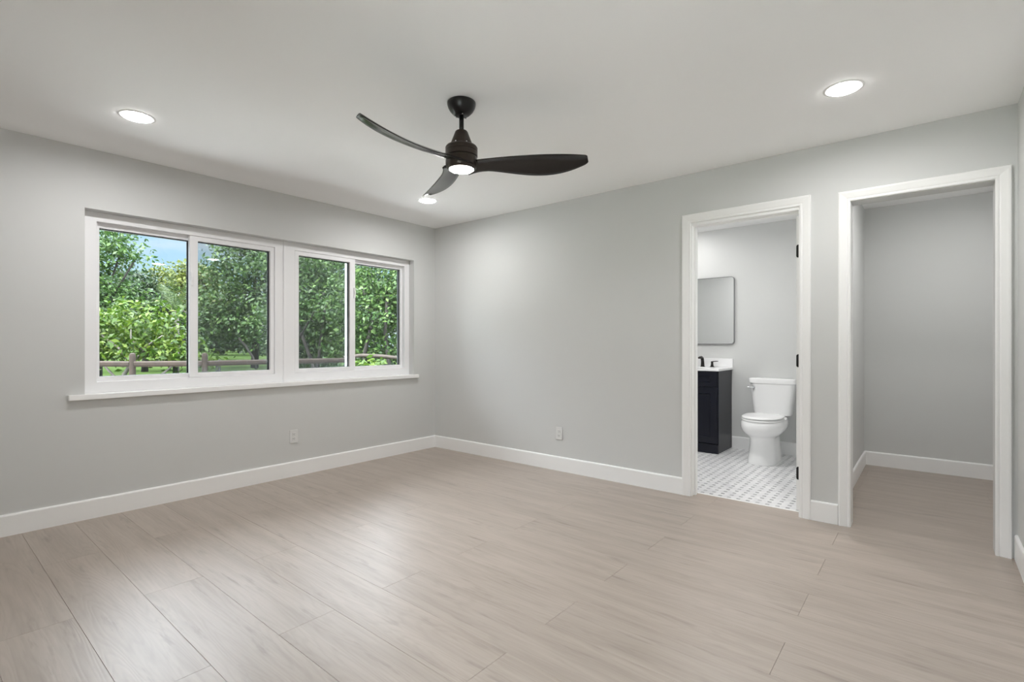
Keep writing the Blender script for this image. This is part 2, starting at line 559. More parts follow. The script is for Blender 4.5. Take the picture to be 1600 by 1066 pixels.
structure(obj('wall_bathroom_left', boxes((XB + TB, XE + .15, 2.75, 2.9, -.05, H)), M['wall']))
structure(obj('wall_bathroom_right', boxes((XB + TB, XE + .15, .485, .585, -.05, H)), M['wall']))
structure(obj('wall_closet_back', boxes((XE, XE + .15, -.62, .485, -.05, H)), M['wall']))
structure(obj('wall_closet_right', boxes((XB, XE + .15, -.77, -.62, -.05, H)), M['wall']))
structure(obj('ceiling', boxes((XF - .35, XE + .4, -1.0, YW + .45, H, H + .2)), M['ceil']))

# floor: planks 0.2445 wide, 1.555 long, half-bond; each plank its own island in one mesh
def planks():
    bm = bmesh.new()
    pw, pl, x0 = 0.2445, 1.555, 0.217
    g = 0.0004
    def plank(a, b, c, d):
        if b - a < .01 or d - c < .01:
            return
        z0, z1 = -.006, 0.0
        e = 0.0006
        bot = [bm.verts.new(p) for p in ((a + g, c + g, z0), (b - g, c + g, z0), (b - g, d - g, z0), (a + g, d - g, z0))]
        mid = [bm.verts.new(p) for p in ((a + g, c + g, z1 - e), (b - g, c + g, z1 - e), (b - g, d - g, z1 - e), (a + g, d - g, z1 - e))]
        top = [bm.verts.new(p) for p in ((a + g + e, c + g + e, z1), (b - g - e, c + g + e, z1), (b - g - e, d - g - e, z1), (a + g + e, d - g - e, z1))]
        for i in range(4):
            j = (i + 1) % 4
            bm.faces.new([bot[i], bot[j], mid[j], mid[i]])
            bm.faces.new([mid[i], mid[j], top[j], top[i]])
        bm.faces.new(top)
        bm.faces.new(bot[::-1])
    for k in range(-4, 24):
        a, b = x0 + k * pw, x0 + (k + 1) * pw
        a = max(a, XF - .05)
        off = 2.773 if k % 2 == 0 else 1.986
        for j in range(-4, 4):
            c, d = off + j * pl, off + (j + 1) * pl
            c2, d2 = max(c, -.66), min(d, YW + .02)
            if d2 <= c2:
                continue
            b2 = min(b, XE + .02)
            if b <= 3.915:
                plank(a, b, c2, d2)
            elif a < 3.915:
                plank(a, b, c2, min(d2, .53))
                plank(a, 3.915, max(c2, .53), d2)
            else:
                plank(a, b2, c2, min(d2, .53))
    return bm
fl = structure(obj('floor', planks(), M['oak']))
structure(obj('floor_underlay', boxes((XF - .1, XE + .05, -.7, YW + .1, -.05, -.0055)), M['gap']))
structure(obj('floor_bathroom', boxes((3.917, XE + .02, .56, 2.77, -.05, 0.001)), M['tile']))
structure(obj('trim_1', boxes((3.911, 3.921, DY0 - .01, DY1 + .01, -.004, 0.0025)), M['trim'], bevel=.0008), 'thin pale threshold strip between plank floor and bathroom tile')

# baseboards
BH, BT = 0.129, 0.014
def bb(name, segs):
    bm = bmesh.new()
    for (x0, y0, x1, y1, nx, ny) in segs:
        # (nx, ny) points into the room; profile has an eased top edge
        prof = [(0, 0), (BT, 0), (BT, BH - .010), (BT - .003, BH - .003), (BT - .008, BH), (0, BH)]
        loft(bm, [[(x + nx * d, y + ny * d, z) for d, z in prof] for x, y in ((x0, y0), (x1, y1))])
    return structure(obj(name, bm, M['trim']))
CW = 0.064
bb('baseboard_left', [(XF, YW, XB, YW, 0, -1)])
bb('baseboard_back', [(XB, YW, XB, DY1 + CW + .006, -1, 0), (XB, DY0 - CW - .006, XB, KY1 + CW + .003, -1, 0)])
bb('baseboard_right', [(XF, YR, XB, YR, 0, 1)])
bb('baseboard_front', [(XF, YR, XF, YW, 1, 0)])
bb('baseboard_closet', [(XB + TB, .485, XE, .485, 0, -1), (XE, -.62, XE, .485, -1, 0), (XB + TB, -.62, XE, -.62, 0, 1)])
bb('baseboard_bathroom', [(XE, .585, XE, 1.69, -1, 0), (XB + TB, .585, XE, .585, 0, 1)])

# door casings: moulded profile, mitred at the head
def casing(name, y0, y1, z1, right_clip=None, top=None):
    prof = [(0, 0), (0, .009), (.004, .012), (.012, .012), (.016, .0095), (.022, .0125), (.044, .0165), (.052, .0185), (.060, .0185), (CW, .015), (CW, 0)]
    bm = bmesh.new()
    path = [((y1, 0), (1, 0)), ((y1, z1), (1, 1)), ((y0, z1), (-1, 1)), ((y0, 0), (-1, 0))]
    loft(bm, [[(XB - d, py + ox * w, pz + oz * w) for w, d in prof] for (py, pz), (ox, oz) in path])
    return obj(name, bm, M['trim'])
structure(casing('trim_2', DY0 - .006, DY1 + .006, DZ + .02), 'white moulded casing around the bathroom doorway')
structure(casing('trim_3', KY0, KY1, KZ + .004), 'white moulded casing around the closet doorway')
structure(obj('trim_4', boxes((XB - .001, XB + TB + .001, KY1 - .001, KY1 + .010, 0, KZ + .01)), M['trim']), 'closet doorway left lining')

# bathroom door, standing open against the bathroom side
d1 = structure(empty('door_1', (XB, DY0, 0)))
def wl(bm, px=XB, py=DY0):            # world mesh -> door_1 local
    bmesh.ops.translate(bm, verts=bm.verts, vec=(-px, -py, 0))
    return bm
bm = boxes((XB - .001, XB + TB + .001, DY1 - .001, DY1 + .018, 0, DZ + .018), (XB - .001, XB + TB + .001, DY0 - .018, DY0 + .001, 0, DZ + .018),
           (XB - .001, XB + TB + .001, DY0 + .001, DY1 - .001, DZ - .001, DZ + .018))
obj('jamb', wl(bm), M['trim'], d1)
bm = boxes((XB + .045, XB + .080, DY1 - .012, DY1 - .001, 0, DZ - .001), (XB + .045, XB + .080, DY0 + .001, DY1 - .012, DZ - .012, DZ - .001),
           (XB + .045, XB + .080, DY0 + .001, DY0 + .006, 0, DZ - .012))
obj('stop', wl(bm), M['trim'], d1)
lx0 = XB + TB + .006
leaf = obj('leaf', wl(boxes((lx0, lx0 + .70, DY0 + .003, DY0 + .038, .008, 2.035))), M['trim'], d1, bevel=.0015)
bm = bmesh.new()
for (y, s) in ((DY0 + .038, 1), (DY0 + .003, -1)):
    loft(bm, [[(lx0 + .63 + rr * math.cos(2 * math.pi * k / 20), y + s * dd, .95 + rr * math.sin(2 * math.pi * k / 20)) for k in range(20)]
              for rr, dd in ((.028, 0), (.028, .006), (.010, .012), (.010, .035), (.022, .040), (.027, .052), (.022, .064), (.006, .067))])
obj('knob', wl(bm), M['bronze'], leaf, smooth=True)
for hz in (1.790, 1.036, 0.262):
    hh, r = .0445, .012
    bm = bmesh.new()
    ya, yb = DY0 + .0045, DY0 + .0375
    out = [(ya, hz - hh)]
    for k in range(7):
        t = -math.pi / 2 + k / 6 * math.pi / 2
        out.append((yb - r + r * math.cos(t), hz - hh + r + r * math.sin(t)))
    for k in range(7):
        t = k / 6 * math.pi / 2
        out.append((yb - r + r * math.cos(t), hz + hh - r + r * math.sin(t)))
    out.append((ya, hz + hh))
    loft(bm, [[(x, y, z) for y, z in out] for x in (lx0 + .001, lx0 - .003)])
    tube(bm, [(lx0 - .002, DY0 + .001, hz - hh), (lx0 - .002, DY0 + .001, hz + hh)], .0045, 12)
    obj('hinge', wl(bm), M['bronze'], d1)['label'] = 'black hinge leaf'

# ------------------------------------------------------------------ windows
F = YW + .078          # plane of the frame faces
structure(obj('trim_5', boxes((.678, 3.548, YW - .03, YW, .786, .8205), (WX0 + .001, WX1 - .001, YW, YW + .08, .786, .8205)), M['trim'], bevel=.003),
          'white window stool under both windows')
structure(obj('trim_6', boxes((2.1185, 2.1345, F - .008, F + .02, .8205, 2.045)), M['vinyl'], bevel=.002), 'white mullion strip between the two windows')

def pane_bm(x0, x1, z0, z1, y):
    bm = bmesh.new()
    box(bm, x0, x1, y, y + .004, z0, z1)
    return bm
def window(name, X0, X1, op0, op1, sash, glass_fixed, flip):
    w = structure(empty(name, ((X0 + X1) / 2, F, .82)))
    ox = (X0 + X1) / 2
    def T(bm):
        bmesh.ops.translate(bm, verts=bm.verts, vec=(-ox, -F, -.82))
        return bm
    z0, z1, oz0, oz1 = .8205, 2.045, .893, 1.982
    bm = bmesh.new()
    frame_boxes(bm, X0, X1, z0, z1, F, F + .10, op0 - X0, X1 - op1, oz0 - z0, z1 - oz1)
    obj('frame', T(bm), M['vinyl'], w, bevel=.0025)
    # fixed light, set towards the outside
    s0, s1, so0, so1 = sash
    f0, f1 = glass_fixed
    bm = bmesh.new()
    if not flip:
        frame_boxes(bm, op0 - .002, so0 + .004, oz0 - .002, oz1 + .002, F + .045, F + .09, .024, .03, .035, .036)
        gx0, gx1 = op0 + .022, so0 - .026 + .004
    else:
        frame_boxes(bm, so1 - .004, op1 + .002, oz0 - .002, oz1 + .002, F + .045, F + .09, .03, .024, .035, .036)
        gx0, gx1 = so1 + .026, op1 - .022
    fx = obj('fixed_sash', T(bm), M['vinyl'], w, bevel=.002)
    gz0, gz1 = oz0 + .033, oz1 - .034
    bm = bmesh.new()
    frame_boxes(bm, gx0 - .001, gx1 + .001, gz0 - .001, gz1 + .001, F + .064, F + .0915, .004, .010, .003, .007)  # right and top widened, depth extended, to paint the edge shade
    obj('gasket_shade', T(bm), M['gasket_shade'], fx)
    obj('pane', T(pane_bm(gx0, gx1, gz0, gz1, F + .069)), M['glass'], fx)
    # sliding sash on the room side
    bm = bmesh.new()
    frame_boxes(bm, s0, s1, oz0 + .002, oz1 - .001, F + .006, F + .042, so0 - s0, s1 - so1, .034, .037)
    ss = obj('sliding_sash', T(bm), M['vinyl'], w, bevel=.003)
    gz0, gz1 = oz0 + .036, oz1 - .038
    bm = bmesh.new()
    frame_boxes(bm, so0, so1, gz0, gz1, F + .030, F + .0415, .004, .009, .003, .007)
    obj('gasket_shade', T(bm), M['gasket_shade'], ss)
    obj('pane', T(pane_bm(so0 + .001, so1 - .001, gz0 + .001, gz1 - .001, F + .035)), M['glass'], ss)
    # interlock latch
    lx = s0 + .012 if not flip else s1 - .012
    obj('latch', T(boxes((lx - .008, lx + .008, F - .006, F + .006, 1.60, 1.70), (lx - .005, lx + .005, F - .014, F - .005, 1.635, 1.665))), M['vinyl'], ss, bevel=.002)
    # insect screen outside the sliding sash
    bm = bmesh.new()
    box(bm, s0 + .01, s1 - .01, F + .0935, F + .0945, oz0 + .005, oz1 - .005)
    sn = obj('insect_screen', T(bm), M['screen'], w)
    bm = bmesh.new()
    frame_boxes(bm, s0 + .005, s1 - .005, oz0 + .001, oz1 - .001, F + .091, F + .097, .018, .018, .018, .018)
    obj('screen_frame', T(bm), M['screen_frame'], sn)
    return w
window('window_1', .764, 2.119, .840, 2.045, (1.399, 2.043, 1.455, 2.008), (0, 0), False)
window('window_2', 2.134, 3.5015, 2.222, 3.438, (2.224, 2.839, 2.263, 2.779), (0, 0), True)

# unseen window added behind the camera, for daylight on walls and ceiling
w3 = structure(empty('added_window', (XF, (BY0 + BY1) / 2, BZ0)))
gl = bmesh.new()
box(gl, BY0 + .051, BY1 - .051, .118, .122, BZ0 + .051, BZ1 - .051)
bm = bmesh.new()
frame_boxes(bm, BY0 + .001, BY1 - .001, BZ0 + .001, BZ1 - .001, .08, .16, .05, .05, .05, .05)
box(bm, (BY0 + BY1) / 2 - .02, (BY0 + BY1) / 2 + .02, .09, .15, BZ0 + .051, BZ1 - .051)
for nm, b_, m_ in (('frame', bm, 'vinyl'), ('pane', gl, 'glass')):
    for v in b_.verts:
        v.co = (-v.co.y, v.co.x - (BY0 + BY1) / 2, v.co.z - BZ0)
    obj(nm, b_, M[m_], w3)

# ------------------------------------------------------------------ recessed downlights
def downlight(x, y, label, group='round recessed lights in the bedroom ceiling', watts=LAMP_W):
    t = tag(empty('recessed_downlight', (x, y, H)), label, 'ceiling light', group)
    obj('trim_ring', lathe([(.0705, -.0005), (.088, -.0005), (.0875, -.0015), (.078, -.0022), (.0712, -.0022), (.0705, -.0015)], 48), M['trim'], t, smooth=True)
    ln = obj('lens', lathe([(.070, -.001), (.070, -.0055), (.066, -.0068)], 40), M['lens'], t)
    lamp_disk('downlight_lamp', ln, watts, .13, -.0075, 172, (1.0, 0.99, 0.985))
    return t
downlight(.848, 3.462, 'round white recessed ceiling light above the window wall at left')
downlight(3.012, 3.480, 'round white recessed ceiling light near the far corner, beyond the fan')
downlight(3.026, .336, 'round white recessed ceiling light in front of the closet doorway')
downlight(4.45, 1.55, 'added unseen ceiling light just inside the bathroom doorway', 'round recessed lights of the small rooms', BATH_W)  # unseen lamp added to brighten the toilet and tile
downlight(5.44, 2.12, 'round recessed ceiling light over the bathroom vanity', 'round recessed lights of the small rooms', BATH_W * .12)
downlight(4.80, -.20, 'round recessed ceiling light inside the closet', 'round recessed lights of the small rooms', CLOSET_W)

# ------------------------------------------------------------------ ceiling fan
FX, FY = 1.900, 1.923
fan = tag(empty('ceiling_fan', (FX, FY, H)), 'dark bronze three-blade ceiling fan with a lit round lamp', 'ceiling fan')
def fz(z):
    return z - H
cn = obj('canopy', lathe([(.072, 0), (.0755, -.004), (.0755, -.014), (.071, -.030), (.061, -.048), (.046, -.064), (.034, -.072), (.017, -.073)], 56), M['fan_black'], fan, smooth=True)
for a in (2.0, 4.1, 6.2):
    bm = bmesh.new()
    r0 = .030
    tube(bm, [(r0 * math.cos(a), r0 * math.sin(a), -.072), (r0 * math.cos(a), r0 * math.sin(a), -.078)], .0045, 12)
    obj('screw', bm, M['chrome'], cn)
bm = lathe([(.0125, -.06), (.0125, fz(2.262))], 24)
obj('downrod', bm, M['fan_black'], fan, smooth=True)
cone = obj('motor_cover', lathe([(.018, fz(2.286)), (.030, fz(2.285)), (.034, fz(2.280)), (.0375, fz(2.270)), (.052, fz(2.233)), (.0585, fz(2.216)), (.0585, fz(2.209)), (.050, fz(2.206))], 56), M['fan_metal'], fan)
smooth_by_angle(cone, 30)
for a in (3.4, 4.4, 5.4):
    bm = bmesh.new()
    tube(bm, [(.055 * math.cos(a), .055 * math.sin(a), fz(2.213)), (.0605 * math.cos(a), .0605 * math.sin(a), fz(2.213))], .004, 10)
    obj('screw', bm, M['chrome'], cone)
mot = obj('motor_housing', lathe([(.05, fz(2.2085)), (.070, fz(2.2075)), (.080, fz(2.203)), (.0855, fz(2.195)), (.0855, fz(2.176)), (.0835, fz(2.1745)), (.0835, fz(2.171)), (.0855, fz(2.1695)),
                               (.0855, fz(2.150)), (.083, fz(2.147)), (.060, fz(2.146))], 64), M['fan_metal'], fan)
smooth_by_angle(mot, 32)
hub = obj('hub', lathe([(.060, fz(2.146)), (.0825, fz(2.144)), (.084, fz(2.125)), (.084, fz(2.108)), (.081, fz(2.094)), (.075, fz(2.0845)), (.068, fz(2.080)), (.0655, fz(2.081)), (.065, fz(2.085))], 64), M['fan_metal'], fan)
smooth_by_angle(hub, 40)
ln = obj('light_lens', lathe([(.0645, fz(2.088)), (.0645, fz(2.081)), (.060, fz(2.0775)), (.045, fz(2.075)), (.025, fz(2.074)), (.002, fz(2.0735))], 48), M['lens_fan'], fan, smooth=True)
fan_lens = ln
def poly(c, r):
    r = r / .66
    return ((c[0] * r + c[1]) * r + c[2]) * r + c[3]
def fit3(rs, vs):
    return list(np.polyfit(np.array(rs) / .66, vs, 3))
RS = [.1, .2, .3, .4, .5, .6, .66]
CW_O = fit3(RS, [-.080, -.139, -.189, -.227, -.251, -.259, -.254]); CW_Z = fit3(RS, [2.121, 2.121, 2.121, 2.122, 2.124, 2.127, 2.129])
CC_O = fit3(RS, [.034, -.004, -.034, -.065, -.106, -.168, -.219]); CC_Z = fit3(RS, [2.097, 2.085, 2.072, 2.064, 2.067, 2.090, 2.116])
def blade(ang):
    bm = bmesh.new()
    rings = []
    n = 34
    for i in range(n):
        t = i / (n - 1)
        t = 1 - (1 - t) ** 1.35                      # rings closer together at the tip
        r, rb = .055 + .556 * t, .055 + .588 * t     # the trailing edge runs on a little further
        a = Vector((r, poly(CW_O, r), fz(poly(CW_Z, r))))
        b = Vector((rb, poly(CC_O, rb), fz(poly(CC_Z, rb))))
        if r < .17:                                  # the root fairs down into the hub
            k = (.17 - r) / .115
            b += Vector((0, .030 * k * k, -.016 * k * k))
        if r > .597:                                 # rounded corners of the blunt tip
            k = (r - .597) / .014
            mid = (a + b) / 2
            a, b = mid + (a - mid) * (1 - .30 * k ** 2.5), mid + (b - mid) * (1 - .30 * k ** 2.5)
        ch = b - a
        nrm = Vector((1, 0, 0)).cross(ch).normalized()
        if nrm.z < 0:
            nrm = -nrm
        th = .0070 if r > .15 else .0070 + (.15 - r) / .15 * .012
        ring = []
        m = 10
        for s in range(m + 1):                       # upper side
            t = s / m
            ring.append(a + ch * t + nrm * (th * (4 * t * (1 - t)) ** .5 * .5 + .012 * 4 * t * (1 - t)))
        for s in range(m - 1, 0, -1):                # lower side, hollowed
            t = s / m
            ring.append(a + ch * t + nrm * (-th * (4 * t * (1 - t)) ** .5 * .5 + .012 * 4 * t * (1 - t)))
        rings.append(ring)
    loft(bm, rings)
    bmesh.ops.rotate(bm, verts=bm.verts, cent=(0, 0, 0), matrix=Matrix.Rotation(ang, 3, 'Z'))
    o = obj('blade', bm, M['blade'], fan, smooth=True)
    return o
A0 = math.atan2(-CX, SX) + math.radians(15.456)
for k in range(3):
    blade(A0 + k * 2 * math.pi / 3)

lamp_disk('fan_lamp', fan_lens, FAN_W, .10, fz(2.0728), 172, (1.0, 0.975, 0.94))

# ------------------------------------------------------------------ wall outlets
def outlet(loc, rz, label):
    t = tag(empty('wall_outlet', loc, rz), label, 'outlet', 'white duplex outlets low on the bedroom walls')
    # local: faces -y
    obj('cover_plate', boxes((-.035, .035, -.006, 0, -.057, .057)), M['plastic'], t, bevel=.0025)
    for s in (-1, 1):
        rc = obj('receptacle', boxes((-.0165, .0165, -.0085, -.005, s * .0195 - .0135, s * .0195 + .0135)), M['plastic'], t, bevel=.003)
        z = s * .0195
        obj('slots', boxes((-.0075, -.0052, -.0090, -.008, z - .001, z + .007), (.0052, .0075, -.0090, -.008, z - .001, z + .007),
                           (-.002, .002, -.0090, -.008, z - .0085, z - .0045)), M['slot'], rc)
    bm = bmesh.new()
    tube(bm, [(0, -.0055, 0), (0, -.0075, 0)], .003, 10)
    obj('screw', bm, M['plastic'], t)
    return t
outlet((2.171, YW, .346), 0, 'white duplex outlet on the wall below the windows')
outlet((XB, 2.592, .338), -math.pi / 2, 'white duplex outlet on the blank wall left of the bathroom doorway')

# ------------------------------------------------------------------ bathroom: vanity, top, faucet, mirror, light, toilet
VX0, VY0, VY1 = 5.392, 1.694, 2.304
vc = (VX0 + .235, (VY0 + VY1) / 2, 0)
van = tag(empty('bathroom_vanity', vc), 'dark navy shaker vanity cabinet standing beside the toilet', 'cabinet')
def L(bm, c):
    bmesh.ops.translate(bm, verts=bm.verts, vec=(-c[0], -c[1], -c[2]))
    return bm
obj('cabinet_body', L(boxes((VX0 + .020, XE - .001, VY0, VY0 + .018, .0015, .865), (VX0 + .020, XE - .001, VY1 - .018, VY1, .0015, .865),
                          (VX0 + .020, XE - .001, VY0 + .018, VY1 - .018, .10, .118), (XE - .012, XE - .001, VY0 + .018, VY1 - .018, .118, .865),
                          (VX0 + .020, VX0 + .038, VY0 + .018, VY1 - .018, .10, .865)), vc), M['navy'], van, bevel=.0015)
obj('toe_kick', L(boxes((VX0 + .012, VX0 + .022, VY0 + .002, VY1 - .002, .0015, .098)), vc), M['navy'], van)
def shaker(name, y0, y1, z0, z1, stile, rail):
    bm = bmesh.new()
    x0, x1 = VX0, VX0 + .019
    r1, r2 = [(y0, z0), (y1, z0), (y1, z1), (y0, z1)], [(y0 + stile, z0 + rail), (y1 - stile, z0 + rail), (y1 - stile, z1 - rail), (y0 + stile, z1 - rail)]
    r3 = [(y0 + stile + .006, z0 + rail + .006), (y1 - stile - .006, z0 + rail + .006), (y1 - stile - .006, z1 - rail - .006), (y0 + stile + .006, z1 - rail - .006)]
    loft(bm, [[(x1, y, z) for y, z in r1], [(x0, y, z) for y, z in r1], [(x0, y, z) for y, z in r2], [(x0 + .012, y, z) for y, z in r3]])
    return obj(name, L(bm, vc), M['navy'], van, bevel=.0015)
shaker('drawer_front', VY0 + .006, VY1 - .006, .702, .858, .075, .045)
ym = (VY0 + VY1) / 2
shaker('cabinet_door', VY0 + .006, ym - .002, .108, .696, .075, .065)
shaker('cabinet_door', ym + .002, VY1 - .006, .108, .696, .075, .065)

tcn = (vc[0], vc[1], .865)
top = tag(empty('vanity_top', tcn), 'white vanity countertop and backsplash on the navy cabinet', 'countertop')
bm = bmesh.new()
# slab with an oval basin opening, built as rings
ox, oy = VX0 + .225, vc[1]
outer = []
seg = 48
hx0, hx1, hy0, hy1 = VX0 - .012, XE - .001, VY0 - .014, VY1 + .014
for i in range(seg):
    t = 2 * math.pi * i / seg
    c, s = math.cos(t), math.sin(t)
    k = min((hx1 - ox) / c if c > 1e-6 else 1e9, (hx0 - ox) / c if c < -1e-6 else 1e9, (hy1 - oy) / s if s > 1e-6 else 1e9, (hy0 - oy) / s if s < -1e-6 else 1e9)
    outer.append((ox + c * k, oy + s * k))
# make sure the corners are hit
for cxn, cyn in ((hx0, hy0), (hx1, hy0), (hx1, hy1), (hx0, hy1)):
    j = min(range(seg), key=lambda q: (outer[q][0] - cxn) ** 2 + (outer[q][1] - cyn) ** 2)
    outer[j] = (cxn, cyn)
inner = [(ox + .135 * math.cos(2 * math.pi * i / seg), oy + .19 * math.sin(2 * math.pi * i / seg)) for i in range(seg)]
rings = [[(x, y, .8655) for x, y in inner], [(x, y, .8655) for x, y in outer], [(x, y, .890) for x, y in outer], [(x, y, .890) for x, y in inner], [(x, y, .8655) for x, y in inner]]
loft(bm, rings, False, False)
bmesh.ops.remove_doubles(bm, verts=bm.verts, dist=1e-6)
obj('countertop', L(bm, tcn), M['quartz'], top, bevel=.003)
bm = bmesh.new()
loft(bm, [[(ox + .140 * k * math.cos(2 * math.pi * i / seg), oy + .195 * k * math.sin(2 * math.pi * i / seg), z) for i in range(seg)]
          for k, z in ((1.0, .8645), (.97, .82), (.88, .77), (.70, .742), (.40, .735), (.1, .733))], False, True)
obj('basin', L(bm, tcn), M['porcelain'], top, smooth=True)
obj('backsplash', L(boxes((XE - .021, XE - .001, hy0, hy1, .8905, .985)), tcn), M['quartz'], top, bevel=.002)

# widespread faucet
fcy = vc[1] - .010
fx0 = XE - .075
fct = tag(empty('bathroom_faucet', (fx0, fcy, .890)), 'black widespread faucet with lever handles on the white countertop', 'faucet')
def flat_tube(bm, pts, w, h):
    rings = []
    n = len(pts)
    for i in range(n):
        p = Vector(pts[i])
        d = (Vector(pts[min(i + 1, n - 1)]) - Vector(pts[max(i - 1, 0)])).normalized()
        y = Vector((0, 1, 0))
        u = d.cross(y).normalized()
        ww, hh = (w[i], h[i])
        ring = []
        for k in range(16):
            t = 2 * math.pi * k / 16
            c, s = math.cos(t), math.sin(t)
            ring.append(p + y * ww * math.copysign(abs(c) ** .6, c) + u * hh * math.copysign(abs(s) ** .6, s))
        rings.append(ring)
    loft(bm, rings)
bm = lathe([(.026, 0), (.026, .004), (.022, .007), (.018, .008)], 32)
flat_tube(bm, [(0, 0, .006), (0, 0, .03), (-.002, 0, .06), (-.010, 0, .088), (-.028, 0, .105), (-.055, 0, .112), (-.085, 0, .109), (-.105, 0, .100)],
          [.019, .018, .017, .017, .017, .017, .017, .016], [.016, .015, .014, .013, .012, .011, .009, .007])
smooth_by_angle(obj('spout', bm, M['bronze'], fct), 40)
for s in (-1, 1):
    bm = lathe([(.025, 0), (.025, .004), (.021, .007), (.017, .010), (.014, .030), (.012, .048), (.013, .058), (.006, .062)], 32, (0, s * .105))
    smooth_by_angle(obj('handle_base', bm, M['bronze'], fct), 40)
    bm = bmesh.new()
    pts = [(0, s * .095, .058), (-.002, s * .125, .063), (-.003, s * .150, .066), (-.003, s * .172, .066)]
    tubep = []
    for (p, rr) in zip(pts, (.010, .009, .008, .006)):
        p = Vector(p)
        tubep.append([p + Vector((rr * 1.1 * math.cos(2 * math.pi * k / 12), 0, rr * .6 * math.sin(2 * math.pi * k / 12))) for k in range(12)])
    loft(bm, tubep)
    smooth_by_angle(obj('handle_lever', bm, M['bronze'], fct), 50)

# mirror
my0, my1, mz0, mz1 = 1.662, 2.268, 1.146, 1.897
def rrect(y0, y1, z0, z1, r, n=8):
    pts = []
    for (cyy, czz, a) in ((y1 - r, z0 + r, -90), (y1 - r, z1 - r, 0), (y0 + r, z1 - r, 90), (y0 + r, z0 + r, 180)):
        for k in range(n + 1):
            t = math.radians(a + 90 * k / n)
            pts.append((cyy + r * math.cos(t), czz + r * math.sin(t)))
    return pts
mc = (XE, (my0 + my1) / 2, mz0)
mir = tag(empty('wall_mirror', mc), 'rounded rectangular wall mirror with thin metal rim above the vanity', 'mirror')
bm = bmesh.new()
O, I = rrect(my0, my1, mz0, mz1, .035), rrect(my0 + .006, my1 - .006, mz0 + .006, mz1 - .006, .029)
loft(bm, [[(XE - .002, y, z) for y, z in O], [(XE - .026, y, z) for y, z in O], [(XE - .026, y, z) for y, z in I], [(XE - .021, y, z) for y, z in I], [(XE - .002, y, z) for y, z in I]], False, False)
obj('frame', L(bm, mc), M['nickel'], mir)
bm = bmesh.new()
loft(bm, [[(XE - .020, y, z) for y, z in I], [(XE - .016, y, z) for y, z in I]])
obj('mirror_glass', L(bm, mc), M['mirror'], mir)

# toilet (faces -x)
ty = 1.252
tl = tag(empty('toilet', (5.45, ty, 0)), 'white two-piece toilet with closed lid on the mosaic floor', 'toilet')
tcv = (5.45, ty, 0)
bm = bmesh.new()
rings = []
# (z, front x, back x, half width, exponent)
for z, xf, xb, hw, n in ((.0015, 5.150, 5.74, .122, 2.6), (.03, 5.152, 5.74, .121, 2.6), (.10, 5.160, 5.735, .114, 2.5), (.18, 5.168, 5.73, .107, 2.4), (.235, 5.168, 5.73, .107, 2.3),
                         (.258, 5.155, 5.73, .116, 2.2), (.275, 5.128, 5.735, .140, 2.2), (.295, 5.104, 5.74, .162, 2.2), (.320, 5.086, 5.74, .179, 2.2), (.350, 5.077, 5.74, .188, 2.2), (.380, 5.079, 5.74, .189, 2.2),
                         (.402, 5.086, 5.74, .185, 2.2), (.414, 5.098, 5.735, .177, 2.2)):
    cxm = xf + hw * 1.35 if hw > .14 else (xf + xb) / 2
    cxm = 5.33
    rings.append(superring(cxm, ty, z, cxm - xf, hw, n, 56, back=xb - cxm, nb=3.2))
loft(bm, rings)
smooth_by_angle(obj('bowl', L(bm, tcv), M['porcelain'], tl), 50)
def lidring(z, grow):
    return superring(5.335, ty, z, .252 + grow, .180 + grow, 2.15, 56, back=.205 + grow, nb=3.0)
bm = bmesh.new()
loft(bm, [lidring(.4145, -.004), lidring(.418, .001), lidring(.428, .001), lidring(.432, -.005)])
smooth_by_angle(obj('seat', L(bm, tcv), M['seat'], tl), 50)
bm = bmesh.new()
loft(bm, [lidring(.4375, -.008), lidring(.440, -.001), lidring(.448, -.001), lidring(.454, -.010), lidring(.458, -.05), lidring(.459, -.12)])
smooth_by_angle(obj('lid', L(bm, tcv), M['seat'], tl), 50)
for s in (-1, 1):
    bm = bmesh.new()
    tube(bm, [(5.548, ty + s * .055, .440), (5.548, ty + s * .105, .440)], .013, 14)
    box(bm, 5.532, 5.565, ty + s * .08 - .02, ty + s * .08 + .02, .4145, .438)
    obj('seat_hinge', L(bm, tcv), M['seat'], tl)
tx0, tx1 = 5.655, XE - .012
def tankring(z, gx, gy, n=6):
    return superring((tx0 + tx1) / 2, ty, z, (tx1 - tx0) / 2 + gx, .205 + gy, n, 64)
bm = bmesh.new()
loft(bm, [tankring(.418, -.025, -.045), tankring(.424, -.012, -.034), tankring(.45, -.008, -.030), tankring(.60, -.002, -.013), tankring(.738, 0, .002)])
smooth_by_angle(obj('tank', L(bm, tcv), M['porcelain'], tl), 40)
bm = bmesh.new()
loft(bm, [tankring(.7385, .000, .004), tankring(.745, .009, .016), tankring(.775, .011, .019), tankring(.788, .008, .016), tankring(.795, -.006, .002)])
smooth_by_angle(obj('tank_lid', L(bm, tcv), M['porcelain'], tl), 45)
bm = bmesh.new()
hy = ty + .165
tube(bm, [(tx0 + .004, hy, .700), (tx0 - .014, hy, .700)], [.016, .014], 20)
tube(bm, [(tx0 - .014, hy - .005, .700), (tx0 - .018, hy + .02, .699), (tx0 - .018, hy + .055, .696)], [.008, .007, .006], 12)
smooth_by_angle(obj('flush_lever', L(bm, tcv), M['chrome'], tl), 40)['label'] = 'chrome flush lever'

